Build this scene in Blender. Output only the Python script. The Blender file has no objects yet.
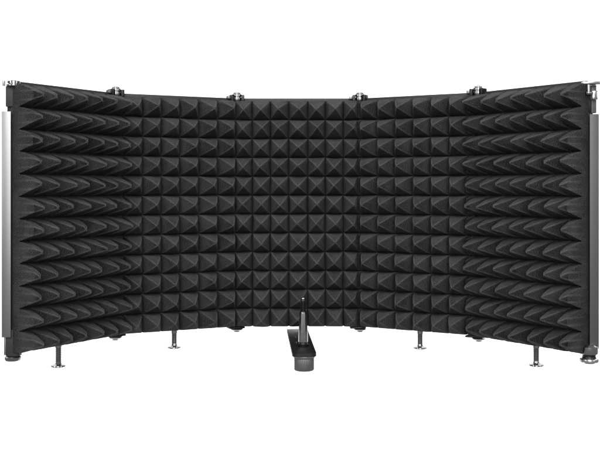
import bpy, bmesh, math, random
from mathutils import Vector, Matrix, noise

random.seed(7)
R = math.radians
FLOOR = False

scene = bpy.context.scene
C = scene.collection

# ---------------------------------------------------------------- camera
D = 1.18                 # camera to the middle panel
FPX = 957.0              # focal length in photo pixels (600 wide)
YH = 189.0               # photo row of the horizon
ZC = 0.1985              # camera height above the surface
cam_d = bpy.data.cameras.new('camera')
cam = bpy.data.objects.new('camera', cam_d)
C.objects.link(cam)
cam.location = (0, -D, ZC)
cam.rotation_euler = (R(90), 0, 0)
cam_d.sensor_width = 36.0
cam_d.lens = FPX / 600.0 * 36.0
cam_d.shift_y = -(225.0 - YH) / 600.0
cam_d.clip_start = 0.02
cam_d.clip_end = 100.0
scene.camera = cam

# ---------------------------------------------------------------- world, lamps, exposure
world = bpy.data.worlds.new('World')
scene.world = world
world.use_nodes = True
bg = world.node_tree.nodes['Background']
wnt = world.node_tree
wtc = wnt.nodes.new('ShaderNodeTexCoord'); wsx = wnt.nodes.new('ShaderNodeSeparateXYZ'); wmr = wnt.nodes.new('ShaderNodeMapRange')
wnt.links.new(wtc.outputs['Generated'], wsx.inputs[0]); wnt.links.new(wsx.outputs['Z'], wmr.inputs['Value'])
wmr.inputs['From Min'].default_value = -0.6; wmr.inputs['From Max'].default_value = 0.5
wmr.inputs['To Min'].default_value = 0.28; wmr.inputs['To Max'].default_value = 0.30
wnt.links.new(wmr.outputs['Result'], bg.inputs[0])
bg.inputs[1].default_value = 1.0

def area(name, loc, target, sx, sy, power):
    l = bpy.data.lights.new(name, 'AREA')
    l.shape = 'RECTANGLE'; l.size = sx; l.size_y = sy; l.energy = power
    o = bpy.data.objects.new(name, l)
    C.objects.link(o)
    o.location = loc
    o.rotation_euler = (Vector(target) - Vector(loc)).to_track_quat('-Z', 'Y').to_euler()
    return o

area('overhead_softbox', (-0.1, -1.95, 1.60), (0, -0.02, 0.15), 2.0, 1.3, 78)
area('front_fill', (0.0, -2.3, 0.42), (0, 0, 0.2), 1.1, 0.7, 19)  # unseen fill lamp added to brighten foam faces turned to the camera
area('left_softbox', (-1.45, -1.25, 0.55), (0.1, 0, 0.2), 0.5, 0.8, 7.0)
area('right_softbox', (1.45, -1.25, 0.55), (-0.1, 0, 0.2), 0.5, 0.8, 5.5)
area('backdrop_lamp_top', (0, 0.9, 1.75), (0, 2.0, 0.45), 4.6, 0.4, 72)
area('backdrop_lamp_low', (0, 0.9, -1.65), (0, 2.0, -0.3), 4.6, 0.4, 72)
scene.view_settings.view_transform = 'Standard'
scene.view_settings.look = 'None'
scene.view_settings.exposure = 0.0
scene.view_settings.gamma = 1.0

# ---------------------------------------------------------------- materials
def mat(name):
    m = bpy.data.materials.new(name); m.use_nodes = True
    return m, m.node_tree, m.node_tree.nodes['Principled BSDF']

def node(nt, kind, **kw):
    n = nt.nodes.new(kind)
    for k, v in kw.items():
        if hasattr(n, k): setattr(n, k, v)
        else: n.inputs[k].default_value = v
    return n

def foam_material():
    m, nt, b = mat('charcoal_foam')
    co = node(nt, 'ShaderNodeTexCoord')
    n1 = node(nt, 'ShaderNodeTexNoise', **{'Scale': 720.0, 'Detail': 3.0, 'Roughness': 0.8})
    n2 = node(nt, 'ShaderNodeTexNoise', **{'Scale': 38.0, 'Detail': 2.0})
    vo = node(nt, 'ShaderNodeTexVoronoi', **{'Scale': 1100.0})
    for n in (n1, n2, vo): nt.links.new(co.outputs['Object'], n.inputs['Vector'])
    mix = node(nt, 'ShaderNodeMath', operation='MULTIPLY_ADD')
    nt.links.new(n1.outputs['Fac'], mix.inputs[0]); mix.inputs[1].default_value = 0.75
    nt.links.new(n2.outputs['Fac'], mix.inputs[2])
    ramp = node(nt, 'ShaderNodeValToRGB')
    ramp.color_ramp.elements[0].position = 0.76; ramp.color_ramp.elements[0].color = (0.0016, 0.0016, 0.0018, 1)
    ramp.color_ramp.elements[1].position = 1.0; ramp.color_ramp.elements[1].color = (0.0180, 0.0180, 0.0185, 1)
    nt.links.new(mix.outputs[0], ramp.inputs['Fac'])
    # paler tone along the pyramid ridges, broken up by noise
    at = node(nt, 'ShaderNodeAttribute', attribute_name='ridge_pale')
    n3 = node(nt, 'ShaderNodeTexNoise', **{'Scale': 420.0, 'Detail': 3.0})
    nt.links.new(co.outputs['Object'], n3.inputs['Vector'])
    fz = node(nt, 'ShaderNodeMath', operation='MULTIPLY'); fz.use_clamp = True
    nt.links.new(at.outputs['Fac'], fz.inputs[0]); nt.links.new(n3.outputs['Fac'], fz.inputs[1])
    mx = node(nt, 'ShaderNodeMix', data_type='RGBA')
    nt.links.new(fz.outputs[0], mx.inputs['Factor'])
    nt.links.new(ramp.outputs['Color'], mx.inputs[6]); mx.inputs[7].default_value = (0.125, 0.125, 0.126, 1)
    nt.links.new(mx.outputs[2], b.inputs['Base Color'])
    b.inputs['Roughness'].default_value = 0.95
    b.inputs['Specular IOR Level'].default_value = 0.10
    b.inputs['Sheen Weight'].default_value = 0.10
    b.inputs['Sheen Roughness'].default_value = 0.45
    add = node(nt, 'ShaderNodeMath', operation='ADD')
    nt.links.new(n1.outputs['Fac'], add.inputs[0]); nt.links.new(vo.outputs['Distance'], add.inputs[1])
    bp = node(nt, 'ShaderNodeBump', **{'Strength': 0.9, 'Distance': 0.0014})
    nt.links.new(add.outputs[0], bp.inputs['Height'])
    nt.links.new(bp.outputs['Normal'], b.inputs['Normal'])
    return m

def metal(name, col, rough, metallic=1.0, var=0.08, scale=120.0, stretch=None, bump=0.0):
    m, nt, b = mat(name)
    co = node(nt, 'ShaderNodeTexCoord')
    mp = node(nt, 'ShaderNodeMapping')
    if stretch: mp.inputs['Scale'].default_value = stretch
    nt.links.new(co.outputs['Object'], mp.inputs['Vector'])
    n = node(nt, 'ShaderNodeTexNoise', **{'Scale': scale, 'Detail': 4.0})
    nt.links.new(mp.outputs['Vector'], n.inputs['Vector'])
    mr = node(nt, 'ShaderNodeMapRange', **{'To Min': max(0.02, rough - var), 'To Max': rough + var})
    nt.links.new(n.outputs['Fac'], mr.inputs['Value'])
    nt.links.new(mr.outputs['Result'], b.inputs['Roughness'])
    b.inputs['Base Color'].default_value = (*col, 1)
    b.inputs['Metallic'].default_value = metallic
    if metallic == 0: b.inputs['Specular IOR Level'].default_value = 0.3
    if bump:
        bp = node(nt, 'ShaderNodeBump', **{'Strength': bump, 'Distance': 0.0004})
        nt.links.new(n.outputs['Fac'], bp.inputs['Height'])
        nt.links.new(bp.outputs['Normal'], b.inputs['Normal'])
    return m

M_FOAM = foam_material()
M_PLATE = metal('black_powder_coat', (0.018, 0.018, 0.019), 0.55, 0.0, 0.08, 900.0, bump=0.2)
M_ARM = metal('gloss_black_paint', (0.005, 0.005, 0.0055), 0.5, 0.0, 0.08, 60.0)
M_CHROME = metal('chrome', (0.29, 0.29, 0.295), 0.2, 1.0, 0.08, 200.0)
M_STEEL = metal('brushed_steel', (0.50, 0.50, 0.505), 0.28, 1.0, 0.08, 300.0, (1, 1, 0.05))
M_ALU = metal('anodised_aluminium', (0.23, 0.23, 0.235), 0.45, 1.0, 0.06, 400.0, (1, 1, 0.02))
M_ALU_DIM = metal('anodised_aluminium_dim', (0.055, 0.055, 0.057), 0.5, 0.3, 0.06, 400.0, (1, 1, 0.02))  # darker copy of the aluminium, right rail's weaker reflection put into colour
M_PIN = metal('polished_chrome', (0.30, 0.30, 0.305), 0.2, 1.0, 0.05, 200.0)
M_GUN = metal('gunmetal', (0.33, 0.33, 0.335), 0.24, 1.0, 0.08, 300.0)
M_KNOB = metal('grey_knurled_metal', (0.12, 0.12, 0.123), 0.45, 0.6, 0.08, 400.0)
M_DARK = metal('black_oxide_steel', (0.03, 0.03, 0.032), 0.35, 0.9, 0.08, 300.0)

# ---------------------------------------------------------------- mesh helpers
def link(name, bm, m, parent=None, smooth=False, angle=None):
    bmesh.ops.recalc_face_normals(bm, faces=bm.faces)
    me = bpy.data.meshes.new(name)
    if smooth:
        for f in bm.faces: f.smooth = True
        if angle:
            for e in bm.edges:
                if len(e.link_faces) == 2 and e.calc_face_angle(0) > angle: e.smooth = False
    bm.to_mesh(me); bm.free()
    me.materials.append(m)
    o = bpy.data.objects.new(name, me)
    C.objects.link(o)
    if parent: o.parent = parent
    return o

def box(bm, x0, x1, y0, y1, z0, z1, mtx=None, bevel=0.0):
    r = bmesh.ops.create_cube(bm, size=1.0)
    vs = r['verts']
    for v in vs:
        v.co = Vector((x0 + (v.co.x + .5) * (x1 - x0), y0 + (v.co.y + .5) * (y1 - y0), z0 + (v.co.z + .5) * (z1 - z0)))
    if bevel:
        es = list({e for v in vs for e in v.link_edges})
        rb = bmesh.ops.bevel(bm, geom=es, offset=bevel, segments=2, affect='EDGES', profile=0.5)
        vs = list({v for f in rb['faces'] for v in f.verts} | {v for v in vs if v.is_valid})
    if mtx is not None:
        bmesh.ops.transform(bm, matrix=mtx, verts=vs)

def lathe(bm, prof, seg=40, mtx=None, knurl=0, kd=0.0):
    rings = []
    new = []
    for (r, z) in prof:
        if r < 1e-6:
            v = bm.verts.new((0, 0, z)); rings.append([v]); new.append(v)
        else:
            ring = []
            for k in range(seg):
                a = 2 * math.pi * k / seg
                rr = r - (kd if (knurl and k % 2) else 0)
                v = bm.verts.new((rr * math.cos(a), rr * math.sin(a), z)); ring.append(v); new.append(v)
            rings.append(ring)
    for a, b in zip(rings, rings[1:]):
        for k in range(seg):
            j = (k + 1) % seg
            if len(a) == 1 and len(b) > 1: bm.faces.new((a[0], b[k], b[j]))
            elif len(b) == 1 and len(a) > 1: bm.faces.new((a[k], a[j], b[0]))
            elif len(a) > 1: bm.faces.new((a[k], a[j], b[j], b[k]))
    if mtx is not None:
        bmesh.ops.transform(bm, matrix=mtx, verts=new)

T = Matrix.Translation

# ---------------------------------------------------------------- setting
def backdrop():
    bm = bmesh.new()
    prof = []
    if FLOOR:
        prof += [(-4.0, 0.0), (1.2, 0.0)]
        for k in range(1, 13):
            a = k / 12 * math.pi / 2
            prof.append((1.2 + 0.8 * math.sin(a), 0.8 - 0.8 * math.cos(a)))
        prof += [(2.0, 4.0)]
    else:
        prof = [(2.0, -3.0), (2.0, 4.0)]
    prev = None
    for (y, z) in prof:
        a = bm.verts.new((-5, y, z)); b = bm.verts.new((5, y, z))
        if prev: bm.faces.new((prev[0], prev[1], b, a))
        prev = (a, b)
    m, nt, b = mat('white_paper_sweep')
    b.inputs['Roughness'].default_value = 0.9
    n = node(nt, 'ShaderNodeTexNoise', **{'Scale': 6.0})
    rp = node(nt, 'ShaderNodeValToRGB')
    rp.color_ramp.elements[0].color = (0.86, 0.86, 0.86, 1); rp.color_ramp.elements[1].color = (0.9, 0.9, 0.9, 1)
    nt.links.new(n.outputs['Fac'], rp.inputs['Fac']); nt.links.new(rp.outputs['Color'], b.inputs['Base Color'])
    o = link('backdrop', bm, m, smooth=True)
    o['kind'] = 'structure'
    return o
backdrop()

# ---------------------------------------------------------------- plan of the five panels
CX = -1.6 / FPX * D
W = 122.8 / FPX * D
H_TOP = (YH - 100.8) / FPX * (D - 0.0095) + ZC; H_BOT = -(327 - YH) / FPX * (D - 0.012) + ZC           # foam
P_TOP = (YH - 98.4) / FPX * D + ZC; P_BOT = H_BOT + 0.0017           # plate
TB = 0.0095                                          # foam base
HP = 0.0395                                          # pyramid height
PR = (H_TOP - H_BOT) / 11.97                                         # row pitch
PC = 0.02265                                         # column pitch

def solve(P, W, px, side):
    lo, hi = R(5), R(80)
    best = None
    for k in range(1501):
        th = lo + (hi - lo) * k / 1500
        x = P[0] + side * W * math.cos(th); y = P[1] - W * math.sin(th)
        e = abs(300 + FPX * x / (D + y) - px)
        if best is None or e < best[0]: best = (e, th, (x, y))
    return best[2]
C0 = (CX - W / 2, 0.0); C1 = (CX + W / 2, 0.0)
def fixed(P, ang, side): return (P[0] + side * W * math.cos(ang), P[1] - W * math.sin(ang))
L1 = solve(C0, W, 116, -1); R1 = solve(C1, W, 478, 1)
L2 = solve(L1, W, 12.5, -1); R2 = solve(R1, W, 588, 1)
nodes_plan = [L2, L1, C0, C1, R1, R2]
print('PLAN', [(round(a, 4), round(b, 4)) for a, b in nodes_plan])

# the shield: one thing
shield = bpy.data.objects.new('isolation_shield', None)
shield.empty_display_size = 0.05
C.objects.link(shield)
shield['label'] = 'five-panel folding microphone isolation shield with black pyramid foam and chrome hinge bolts'
shield['category'] = 'acoustic shield'

def frame(a, b):
    e = Vector((b[0] - a[0], b[1] - a[1], 0)); L = e.length; e.normalize()
    n = Vector((e.y, -e.x, 0))                       # towards the inside (the camera side)
    return Vector((a[0], a[1], 0)), e, n, L

def smax(a, b, p=11.0):
    return (a ** p + b ** p) ** (1 / p)

def foam(idx, a, b, valleys, tan0, tan1, parent):
    """foam sheet of square pyramids on the panel a-b; valleys = positions of the upright grooves along it"""
    P, e, n, L = frame(a, b)
    FR = [0, .03, .065] + [.11 + .0433334 * k for k in range(9)]
    FR = FR + [.5] + [1 - f for f in FR[:0:-1]]
    s_lo, s_hi = 0.0, L
    va = list(valleys); v_first, v_last = va[0], va[-1]
    while va[0] > s_lo: va.insert(0, va[0] - (va[1] - va[0]))
    while va[-1] < s_hi: va.append(va[-1] + (va[-1] - va[-2]))
    grid = []
    for ci in range(len(va) - 1):
        for k in FR: grid.append((va[ci] + (va[ci + 1] - va[ci]) * k, ci, k))
    grid.append((va[-1], len(va) - 2, 1.0))
    def at_s(s):
        for ci in range(len(va) - 1):
            if va[ci] <= s <= va[ci + 1]: return (s, ci, (s - va[ci]) / (va[ci + 1] - va[ci]))
    gl = [at_s(s_lo)] + [g for g in grid if s_lo + 2e-4 < g[0] < s_hi - 2e-4] + [at_s(s_hi)]
    zs = []
    for cj in range(13):
        for k in FR:
            z = H_TOP - (cj + k) * PR
            if z > H_BOT + 2e-4: zs.append((z, cj, k))
    zs.append((H_BOT, zs[-1][1], (H_TOP - H_BOT) / PR - zs[-1][1]))
    rnd = {}
    def cell(ci, cj):
        if (ci, cj) not in rnd:
            rr = random.Random(idx * 10007 + ci * 131 + cj)
            rnd[ci, cj] = (rr.uniform(-.065, .065), rr.uniform(-.055, .055), rr.uniform(.90, 1.0))
        return rnd[ci, cj]
    wob = 1.7 if idx in (0, 4) else 1.0
    bm = bmesh.new()
    front = []; back = []
    fl = bm.verts.layers.float.new('ridge_pale')
    for (z, cj, v) in zs:
        rf = []; rb = []
        for (s, ci, u) in gl:
            ja, jb, jh = cell(ci, cj)
            uu = abs(2 * u - 1); vv = abs(2 * v - 1)
            lean = 1 - max(uu, vv)
            m = smax(max(uu, 1e-4), max(vv, 1e-4))
            m = min(m, 1.06)
            m = math.sqrt(m * m + 0.0080)                # rounded tip
            hgt = 1.0 - m ** (1.02 if idx in (0, 4) else 1.25)
            if idx in (0, 4):                               # blunt, slightly crushed tips
                cap = (0.80 if idx == 0 else 0.86) + 0.9 * (jh - 0.95)
                hgt = (hgt + cap - math.sqrt((hgt - cap) ** 2 + 0.0012)) / 2
            hgt = (hgt + math.sqrt(hgt * hgt + 0.0003)) / 2   # rounded groove
            if (idx == 1 and s < v_first - 1e-6) or (idx == 3 and s > v_last + 1e-6): hgt = 0.0
            hgt *= jh
            # the knife goes a little deeper along the grooves
            gu = min(u, 1 - u); gv = min(v, 1 - v)
            kerf = 0.0080 * math.exp(-(gu / {0: .085, 1: .062, 2: .052, 3: .062, 4: .085}[idx]) ** 2)
            if cj > 0 or v > .5: kerf = max(kerf, (0.0030 if idx in (0, 4) else 0.0062) * math.exp(-(gv / (0.034 if idx in (0, 4) else 0.042)) ** 2))
            if s in (s_lo, s_hi): kerf = 0.0
            nn = TB + {0: HP, 4: HP - 0.003}.get(idx, 0.0235) * hgt - kerf
            mm = max(uu, vv)
            pale = max(0.0, 1 - abs(uu - vv) / 0.13) * min(1.0, 1.15 - mm * 0.75) if hgt > 0.02 else 0.0
            p3 = P + e * s + Vector((0, 0, z))
            nv = noise.noise(p3 * 260.0) * 0.00035 + noise.noise(p3 * 70.0) * 0.0006
            nn += nv
            tz = noise.noise(p3 * 55.0 + Vector((9, 3, 1))) * 0.0007
            ts = noise.noise(p3 * 55.0 + Vector((1, 7, 5))) * 0.0007
            edge = (s in (s_lo, s_hi)); ez = (z == H_TOP or z == H_BOT)
            rf.append(bm.verts.new(P + e * (s + (0 if edge else ts + wob * ja * lean * PC)) + n * nn + Vector((0, 0, z + (0 if ez else tz - jb * lean * PR)))))
            rf[-1][fl] = pale
            rb.append(bm.verts.new(P + e * s + n * 0.0004 + Vector((0, 0, z))))
        front.append(rf); back.append(rb)
    ni, nj = len(zs), len(gl)
    for i in range(ni - 1):
        for j in range(nj - 1):
            q00, q10, q11, q01 = front[i][j], front[i + 1][j], front[i + 1][j + 1], front[i][j + 1]
            um = (gl[j][2] + (gl[j + 1][2] if gl[j + 1][2] > gl[j][2] else 1)) / 2; vm = (zs[i][2] + (zs[i + 1][2] if zs[i + 1][2] > zs[i][2] else 1)) / 2
            if (um < .5) == (vm < .5):
                bm.faces.new((q00, q10, q11)); bm.faces.new((q00, q11, q01))
            else:
                bm.faces.new((q00, q10, q01)); bm.faces.new((q10, q11, q01))
            bm.faces.new((back[i][j], back[i][j + 1], back[i + 1][j + 1], back[i + 1][j]))
    for i in range(ni - 1):
        for j in (0, nj - 1):
            bm.faces.new((front[i][j], front[i + 1][j], back[i + 1][j], back[i][j]))
    for j in range(nj - 1):
        for i in (0, ni - 1):
            bm.faces.new((front[i][j], front[i][j + 1], back[i][j + 1], back[i][j]))
    # crisp grooves and cut edges; the ridges stay slightly rounded
    gv_ = {front[i][j] for i in range(ni) for j in range(nj) if zs[i][2] in (0, 1.0)}
    gu_ = {front[i][j] for i in range(ni) for j in range(nj) if gl[j][2] in (0, 1.0)}
    bk = {v for r in back for v in r}
    for ed in bm.edges:
        p, q = ed.verts
        if (p in gv_ and q in gv_) or (p in gu_ and q in gu_): ed.smooth = False
    rim = [front[0], front[-1], [r[0] for r in front], [r[-1] for r in front]]
    for line in rim:
        for p, q in zip(line, line[1:]):
            ed = bm.edges.get((p, q))
            if ed: ed.smooth = False
    # mitres at the folds
    for (s_at, tn, sign) in ((0.0, tan0, 1), (L, tan1, -1)):
        if tn is None: continue
        if tn < 0.24: continue                          # a groove runs down this fold
        tn *= 0.6 if idx in (0, 4) else 1.0
        no = (e * -sign + n * tn).normalized()         # outside of the mitre
        co = P + e * s_at + e * sign * 0.0004
        g = bm.verts[:] + bm.edges[:] + bm.faces[:]
        r = bmesh.ops.bisect_plane(bm, geom=g, plane_co=co, plane_no=no, clear_outer=True)
        eds = [x for x in r['geom_cut'] if isinstance(x, bmesh.types.BMEdge)]
        for x in eds: x.smooth = False
        try: bmesh.ops.edgeloop_fill(bm, edges=eds)
        except Exception: bmesh.ops.holes_fill(bm, edges=eds)
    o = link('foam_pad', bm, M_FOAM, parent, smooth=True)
    return o

def turn(i):
    """half-angle tangent of the fold at plan node i"""
    if i in (0, 5): return None
    e0 = Vector(nodes_plan[i]) - Vector(nodes_plan[i - 1]); e1 = Vector(nodes_plan[i + 1]) - Vector(nodes_plan[i])
    return math.tan(abs(e0.angle(e1)) / 2)

def plate(a, b, parent):
    P, e, n, L = frame(a, b)
    mtx = Matrix(((e.x, -n.x, 0, P.x), (e.y, -n.y, 0, P.y), (0, 0, 1, 0), (0, 0, 0, 1)))
    bm = bmesh.new()
    g = 0.0012
    box(bm, g, L - g, 0, 0.0016, P_BOT, P_TOP, mtx, 0.0004)
    for z0, z1 in ((P_TOP - 0.0016, P_TOP - 0.0002), (P_BOT + 0.0002, P_BOT + 0.0016)):
        box(bm, g + 0.010, L - g - 0.010, 0.0008, 0.0100, z0, z1, mtx, 0.0003)
    for x0, x1 in ((g + 0.0002, g + 0.0014), (L - g - 0.0014, L - g - 0.0002)):
        box(bm, x0, x1, 0.0008, 0.0100, P_BOT + 0.02, P_TOP - 0.02, mtx, 0.0003)
    return link('panel', bm, M_PLATE, parent, True, R(40))

panels = []
for i in range(5):
    a, b = nodes_plan[i], nodes_plan[i + 1]
    pl = plate(a, b, shield)
    P, e, n, L = frame(a, b)
    def along(px):
        k = (px - 300) / FPX; q = P + n * TB
        return (k * (D + q.y) - q.x) / (e.x - k * e.y)
    if i == 0: va = [0.70 * 0.0218 + 0.0218 * k for k in range(7)]
    elif i == 1: va = [along(p) for p in (124.3, 142.8, 161.5, 180.0, 199.0, 217.7, 235.4)]
    elif i == 2: va = [along(p) for p in (235.4, 252.3, 270.3, 288.7, 307.7, 325.4, 343.3, 360.6)]
    elif i == 3: va = [along(p) for p in (360.6, 377.3, 394.7, 412.5, 430.7, 448.8, 466.5)]
    else: va = [L - 0.66 * 0.0222 - 0.0222 * k for k in range(6, -1, -1)]
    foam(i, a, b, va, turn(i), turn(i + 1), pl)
    panels.append(pl)

# ---------------------------------------------------------------- aluminium edge rails on the two free ends
def end_frame(side):
    if side < 0: P, e, n, L = frame(L2, L1); o = Vector((L2[0], L2[1], 0)); out = -e
    else: P, e, n, L = frame(R1, R2); o = Vector((R2[0], R2[1], 0)); out = e
    return o, out, n

def rail(side):
    o, out, n = end_frame(side)
    bm = bmesh.new()
    xd = Vector((side, 0, 0)); yd = Vector((0, 1, 0))
    mtx = Matrix(((xd.x, 0, 0, o.x), (0, 1, 0, o.y), (0, 0, 1, 0), (0, 0, 0, 1)))
    if side < 0: zt, zb = 0.0800 + ZC, -0.1530 + ZC
    else: zt, zb = 0.0770 + ZC, -0.1640 + ZC
    x0, x1 = 0.0014, 0.0108
    # a strip folded round the free edge of the panel: face, lip and return
    box(bm, x0, x1, -0.0016, 0.0, zb, zt, mtx, 0.0004)
    box(bm, x1 - 0.0016, x1 - 0.0001, -0.0008, 0.012, zb + 0.0005, zt - 0.0005, mtx, 0.0003)
    return link('edge_rail', bm, M_ALU if side < 0 else M_ALU_DIM, panels[0 if side < 0 else 4], True, R(40))
for s in (-1, 1): rail(s)

# ---------------------------------------------------------------- hinges at the folds
def hinge(i):
    x, y = nodes_plan[i]
    a0 = Vector(nodes_plan[i]) - Vector(nodes_plan[i - 1]); a1 = Vector(nodes_plan[i + 1]) - Vector(nodes_plan[i])
    yb = y + 0.0068; yf = y - 0.0005
    top = P_TOP
    bm = bmesh.new()
    lathe(bm, [(0.0, P_BOT + 0.001), (0.0036, P_BOT + 0.001), (0.0036, top - 0.0005), (0, top - 0.0005)], 24, T((x, yb, 0)))
    h = link('hinge', bm, M_DARK, shield, True, R(40))
    for sgn, d in ((-1, a0), (1, a1)):
        ang = math.atan2(d.y, d.x)
        mt = T((x, yf, 0)) @ Matrix.Rotation(ang, 4, 'Z')
        bm = bmesh.new()
        xs = sorted((sgn * 0.0054, sgn * 0.0092))
        box(bm, xs[0], xs[1], -0.0046, 0.0050, top - 0.0045, top + 0.0040, mt, 0.0007)
        link('hinge_ear', bm, M_DARK, h, True, R(40))
        if sgn < 0:
            bm = bmesh.new()
            box(bm, -0.0132, -0.0095, -0.0030, 0.0030, top - 0.0012, top + 0.0026, mt, 0.0006)
            link('hinge_tab', bm, M_ALU, h, True, R(40))
    bm = bmesh.new()
    lathe(bm, [(0.0, top - 0.0040), (0.0056, top - 0.0040), (0.0058, top - 0.0036), (0.0058, top + 0.0006), (0.0052, top + 0.0010), (0.0048, top + 0.0011), (0.0048, top + 0.0019), (0.0056, top + 0.0020),
               (0.0060, top + 0.0025), (0.0060, top + 0.0046), (0.0055, top + 0.0053), (0.0046, top + 0.0056), (0.0046, top + 0.0064), (0.0040, top + 0.0071), (0.0, top + 0.0072)], 40, T((x, yf, 0)))
    link('hinge_bolt', bm, M_CHROME, h, True, R(35))
    # under the fold: dark strap and a domed nut
    b = P_BOT
    bm = bmesh.new()
    mt = T((x, yf, 0)) @ Matrix.Rotation(math.atan2(a0.y, a0.x), 4, 'Z')
    box(bm, -0.0125, 0.0070, -0.0095, 0.0040, b - 0.0042, b - 0.0020, mt, 0.0007)
    link('hinge_strap', bm, M_DARK, h, True, R(40))
    bm = bmesh.new()
    b -= 0.0043
    lathe(bm, [(0.0, b), (0.0068, b), (0.0076, b - 0.0005), (0.0074, b - 0.0016), (0.0056, b - 0.0026), (0.0042, b - 0.0030), (0.0038, b - 0.0040), (0.0028, b - 0.0046), (0, b - 0.0047)], 40, T((x, yf - 0.003, 0)))
    link('bolt_nut', bm, M_CHROME, h, True, R(35))
    return h
for i in (1, 2, 3, 4): hinge(i)

# ---------------------------------------------------------------- bolts on the free ends
def piece(name, m, parent, build, angle=35):
    bm = bmesh.new(); build(bm)
    return link(name, bm, m, parent, True, R(angle))

def left_end():
    o, out, n = end_frame(-1)
    u = (D + o.y) / FPX                               # one photo pixel at this distance
    c = Vector((o.x, o.y + 0.004, 0)); tb = P_BOT
    X = lambda p: (p - 12.5) * u
    Z = lambda p: ZC + (YH - p) * u
    h = piece('end_bracket', M_PLATE, shield, lambda bm: box(bm, X(5.2), X(20), -0.0030, 0.0060, Z(106.5), Z(86.0), T(c), 0.0006), 40)
    piece('end_foot', M_PLATE, h, lambda bm: box(bm, X(5.2), X(19), -0.0030, 0.0060, Z(356.6), Z(330.0), T(c), 0.0006), 40)
    t = Z(86.2); w = u * 7.4
    piece('end_bolt', M_CHROME, h, lambda bm: lathe(bm, [(0.0, t), (w * .98, t), (w, t + .0004), (w, t + .0016), (w * .93, t + .0021), (w * .70, t + .0022), (w * .70, t + .0028), (w * .86, t + .0030), (w * .88, t + .0052), (w * .78, t + .0058), (0.0, t + .0060)], 40, T(c + Vector((X(13.2), -0.001, 0)))))
    piece('end_tab', M_ALU, h, lambda bm: box(bm, X(1.6), X(3.4), -0.002, 0.003, Z(85.5), Z(80.0), T(c), 0.0004))
    k = Z(356.8); r = u * 8.1
    piece('bolt_nut', M_CHROME, h, lambda bm: lathe(bm, [(0.0, k), (r * .9, k), (r, k - .0006), (r, k - .0026), (r * .9, k - .0042), (r * .5, k - .0046), (0.0, k - .0047)], 40, T(c + Vector((X(12.0), -0.001, 0)))))
    piece('corner_strip', M_ALU, h, lambda bm: box(bm, X(2.3), X(5.0), 0.001, 0.0028, Z(356), Z(333), T(c), 0.0004), 40)

def right_end():
    o, out, n = end_frame(1)
    u = (D + o.y) / FPX
    c = Vector((o.x, o.y + 0.003, 0))
    X = lambda p: (p - 588.0) * u
    Z = lambda p: ZC + (YH - p) * u
    h = piece('end_bracket', M_DARK, shield, lambda bm: box(bm, X(583.0), X(591.5), -0.0010, 0.0060, Z(112.0), Z(85.0), T(c), 0.0006), 40)
    piece('end_post', M_ALU_DIM, h, lambda bm: box(bm, X(592.4), X(597.6), 0.0005, 0.0060, Z(112.8), Z(84.8), T(c), 0.0006), 40)
    piece('end_cap', M_GUN, h, lambda bm: box(bm, X(582.2), X(601.5), -0.0060, 0.0066, Z(84.6), Z(81.6), T(c), 0.0009), 40)
    t = Z(95.0)
    piece('end_bolt', M_CHROME, h, lambda bm: lathe(bm, [(0.0, t), (u * 4.2, t), (u * 4.5, t + .0005), (u * 4.5, t + .0026), (u * 4.0, t + .0031), (u * 1.9, t + .0033), (u * 1.9, Z(84.8)), (0.0, Z(84.8))], 40, T(c + Vector((X(588.2), -0.0036, 0)))))
    piece('end_clip', M_GUN, h, lambda bm: box(bm, X(591.8), X(597.4), -0.0050, 0.0004, Z(99.8), Z(90.8), T(c), 0.0009), 40)
    piece('end_foot', M_DARK, h, lambda bm: box(bm, X(584.0), X(590.0), -0.0020, 0.0050, Z(347.0), Z(328.0), T(c), 0.0006), 40)
    kx = T(c + Vector((X(589.0), -0.0030, 0)))
    t = Z(344.6)
    piece('clamp_knob', M_GUN, h, lambda bm: lathe(bm, [(0.0, t), (u * 6.4, t), (u * 8.0, t - .0012), (u * 8.8, t - .0020), (u * 8.8, Z(352.8)), (u * 8.3, Z(353.8)), (u * 7.0, Z(354.2)), (0.0, Z(354.2))], 48, kx))
    piece('knob_neck', M_DARK, h, lambda bm: lathe(bm, [(0.0, Z(354.3)), (u * 6.8, Z(354.3)), (u * 6.4, Z(356.0)), (u * 7.0, Z(357.8)), (0.0, Z(357.8))], 40, kx))
    piece('knob_flange', M_STEEL, h, lambda bm: lathe(bm, [(0.0, Z(357.9)), (u * 8.2, Z(357.9)), (u * 9.3, Z(358.7)), (u * 9.5, Z(359.6)), (u * 9.3, Z(361.4)), (u * 8.0, Z(362.8)), (0.0, Z(363.2))], 48, kx))
left_end(); right_end()

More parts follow.
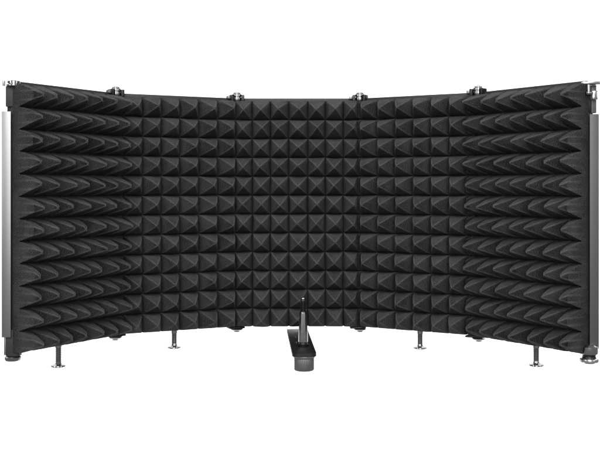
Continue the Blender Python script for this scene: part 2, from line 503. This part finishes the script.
# ---------------------------------------------------------------- foot pins under the four wing panels
def pin(px, i):
    a, b = nodes_plan[i], nodes_plan[i + 1]
    k = (px - 300) / FPX
    # point of the panel line seen at that column of the photo
    # a + s (b - a): x = k (D + y)
    s = (k * (D + a[1]) - a[0]) / ((b[0] - a[0]) - k * (b[1] - a[1]))
    x = a[0] + s * (b[0] - a[0]); y = a[1] + s * (b[1] - a[1])
    bm = bmesh.new()
    P, e, n, L = frame(a, b)
    c = Vector((x, y, 0)) - n * 0.004
    zlow = {0: 0.0042, 1: 0.0074, 3: 0.0074, 4: 0.0056}[i]
    c.z = zlow
    z1 = P_BOT + 0.004 - zlow
    prof = [(0.0, z1), (0.0034, z1)]
    zz = z1 - 0.010
    while zz > 0.0060:
        prof += [(0.0035, zz), (0.0035, zz - 0.0005), (0.0028, zz - 0.0011), (0.0028, zz - 0.0014)]
        zz -= 0.0019
    lathe(bm, prof + [(0.0034, 0.0044), (0.0034, 0.0032), (0.0044, 0.0026), (0, 0.0026)], 32, T(c))
    h = link('foot_pin', bm, M_PIN, shield, True, R(35))
    bm = bmesh.new()
    lathe(bm, [(0.0, 0.0026), (0.0068, 0.0025), (0.0079, 0.0018), (0.0081, 0.0010), (0.0076, 0.0002), (0.0, 0.0001)], 40, T(c))
    link('foot_disc', bm, M_CHROME, h, True, R(35))
for px, i in ((61, 0), (175.3, 1), (418.8, 3), (533.8, 4)): pin(px, i)

# ---------------------------------------------------------------- mounting arm with its spigot and knob
def arm():
    za = H_BOT - 0.0058
    A = Vector((-0.0036, 0.012, 0)); B = Vector((0.0048, -0.168, 0))
    d = (B - A); L = d.length; d.normalize()
    q = Vector((-d.y, d.x, 0))                      # to the right seen from the camera
    if q.x < 0: q = -q
    hw = 0.0128; th = 0.0034
    # outline with a rounded front, then thickness
    pts = [A - q * hw]
    cr = 0.006
    pts += [A + q * hw]
    for k in range(7):
        a = k / 6 * math.pi / 2
        pts.append(B + q * (hw - cr) - d * cr + q * cr * math.cos(a) + d * cr * math.sin(a))
    for k in range(7):
        a = k / 6 * math.pi / 2
        pts.append(B - q * (hw - cr) - d * cr - q * cr * math.sin(a) + d * cr * math.cos(a))
    bm = bmesh.new()
    lo = [bm.verts.new(p + Vector((0, 0, za - th))) for p in pts]
    hi = [bm.verts.new(p + Vector((0, 0, za))) for p in pts]
    bm.faces.new(lo[::-1]); bm.faces.new(hi)
    for k in range(len(pts)):
        j = (k + 1) % len(pts)
        bm.faces.new((lo[k], lo[j], hi[j], hi[k]))
    es = [e for e in bm.edges if len(e.link_faces) == 2 and e.calc_face_angle(0) > R(60)]
    bmesh.ops.bevel(bm, geom=es, offset=0.0008, segments=3, affect='EDGES', profile=0.5)
    h = link('mounting_arm', bm, M_ARM, shield, True, R(35))
    # spigot
    s = A + d * (L * 0.725) + Vector((0.001, 0, za))
    bm = bmesh.new()
    prof = [(0.0, 0.0040), (0.0046, 0.0040), (0.0053, 0.0048), (0.0053, 0.0090), (0.0041, 0.0360), (0.0035, 0.0378)]
    lathe(bm, prof + [(0.0, 0.0378)], 12, T(s))
    link('spigot', bm, M_GUN, h, True, R(25))
    bm = bmesh.new()
    lathe(bm, [(0.0, 0.0002), (0.0064, 0.0002), (0.0066, 0.0016), (0.0048, 0.0024), (0.0044, 0.0046), (0, 0.0046)], 32, T(s))
    link('spigot_base', bm, M_DARK, h, True, R(35))
    bm = bmesh.new()
    prof = [(0.0, 0.0374), (0.0034, 0.0374)]
    z = 0.0390
    while z < 0.0490:
        prof += [(0.0034, z), (0.0034, z + 0.0004), (0.0027, z + 0.0008), (0.0027, z + 0.0011)]
        z += 0.0016
    prof += [(0.0032, z), (0.0028, z + 0.0022), (0.0, z + 0.0028)]
    lathe(bm, prof, 28, T(s))
    link('threaded_stud', bm, M_DARK, h, True, R(35))
    bm = bmesh.new()
    lathe(bm, [(0.0024, z + 0.0024), (0.0022, z + 0.0034), (0.0012, z + 0.0042), (0.0, z + 0.0043)], 24, T(s))
    link('stud_tip', bm, M_PIN, h, True, R(35))
    # small screws beside the spigot
    for (dx, dy) in ((-0.0085, 0.060), (-0.0075, 0.022)):
        bm = bmesh.new()
        lathe(bm, [(0.0012, 0.0001), (0.0012, 0.0008), (0.0008, 0.0013), (0, 0.0014)], 16, T(s + Vector((dx, dy, 0))))
        link('screw', bm, M_CHROME, h, True, R(35))
    # knob under the front end
    kc = B - d * 0.0125 + Vector((0.0002, 0, 0))
    bm = bmesh.new()
    zw = za - th - 0.0001
    lathe(bm, [(0.0, zw), (0.0122, zw), (0.0125, zw - 0.0003), (0.0125, zw - 0.0010), (0.0122, zw - 0.0013), (0.0, zw - 0.0013)], 48, T(kc))
    link('washer', bm, M_ALU, h, True, R(35))
    zt = zw - 0.0015
    bm = bmesh.new()
    lathe(bm, [(0.0, zt), (0.0112, zt), (0.0112, zt - 0.0012), (0.0104, zt - 0.0018), (0.0106, zt - 0.0026), (0.0106, 0.0056), (0.0098, 0.0046), (0.0, 0.0046)], 72, T(kc), knurl=1, kd=0.0004)
    link('tightening_knob', bm, M_KNOB, h, True, R(50))
arm()
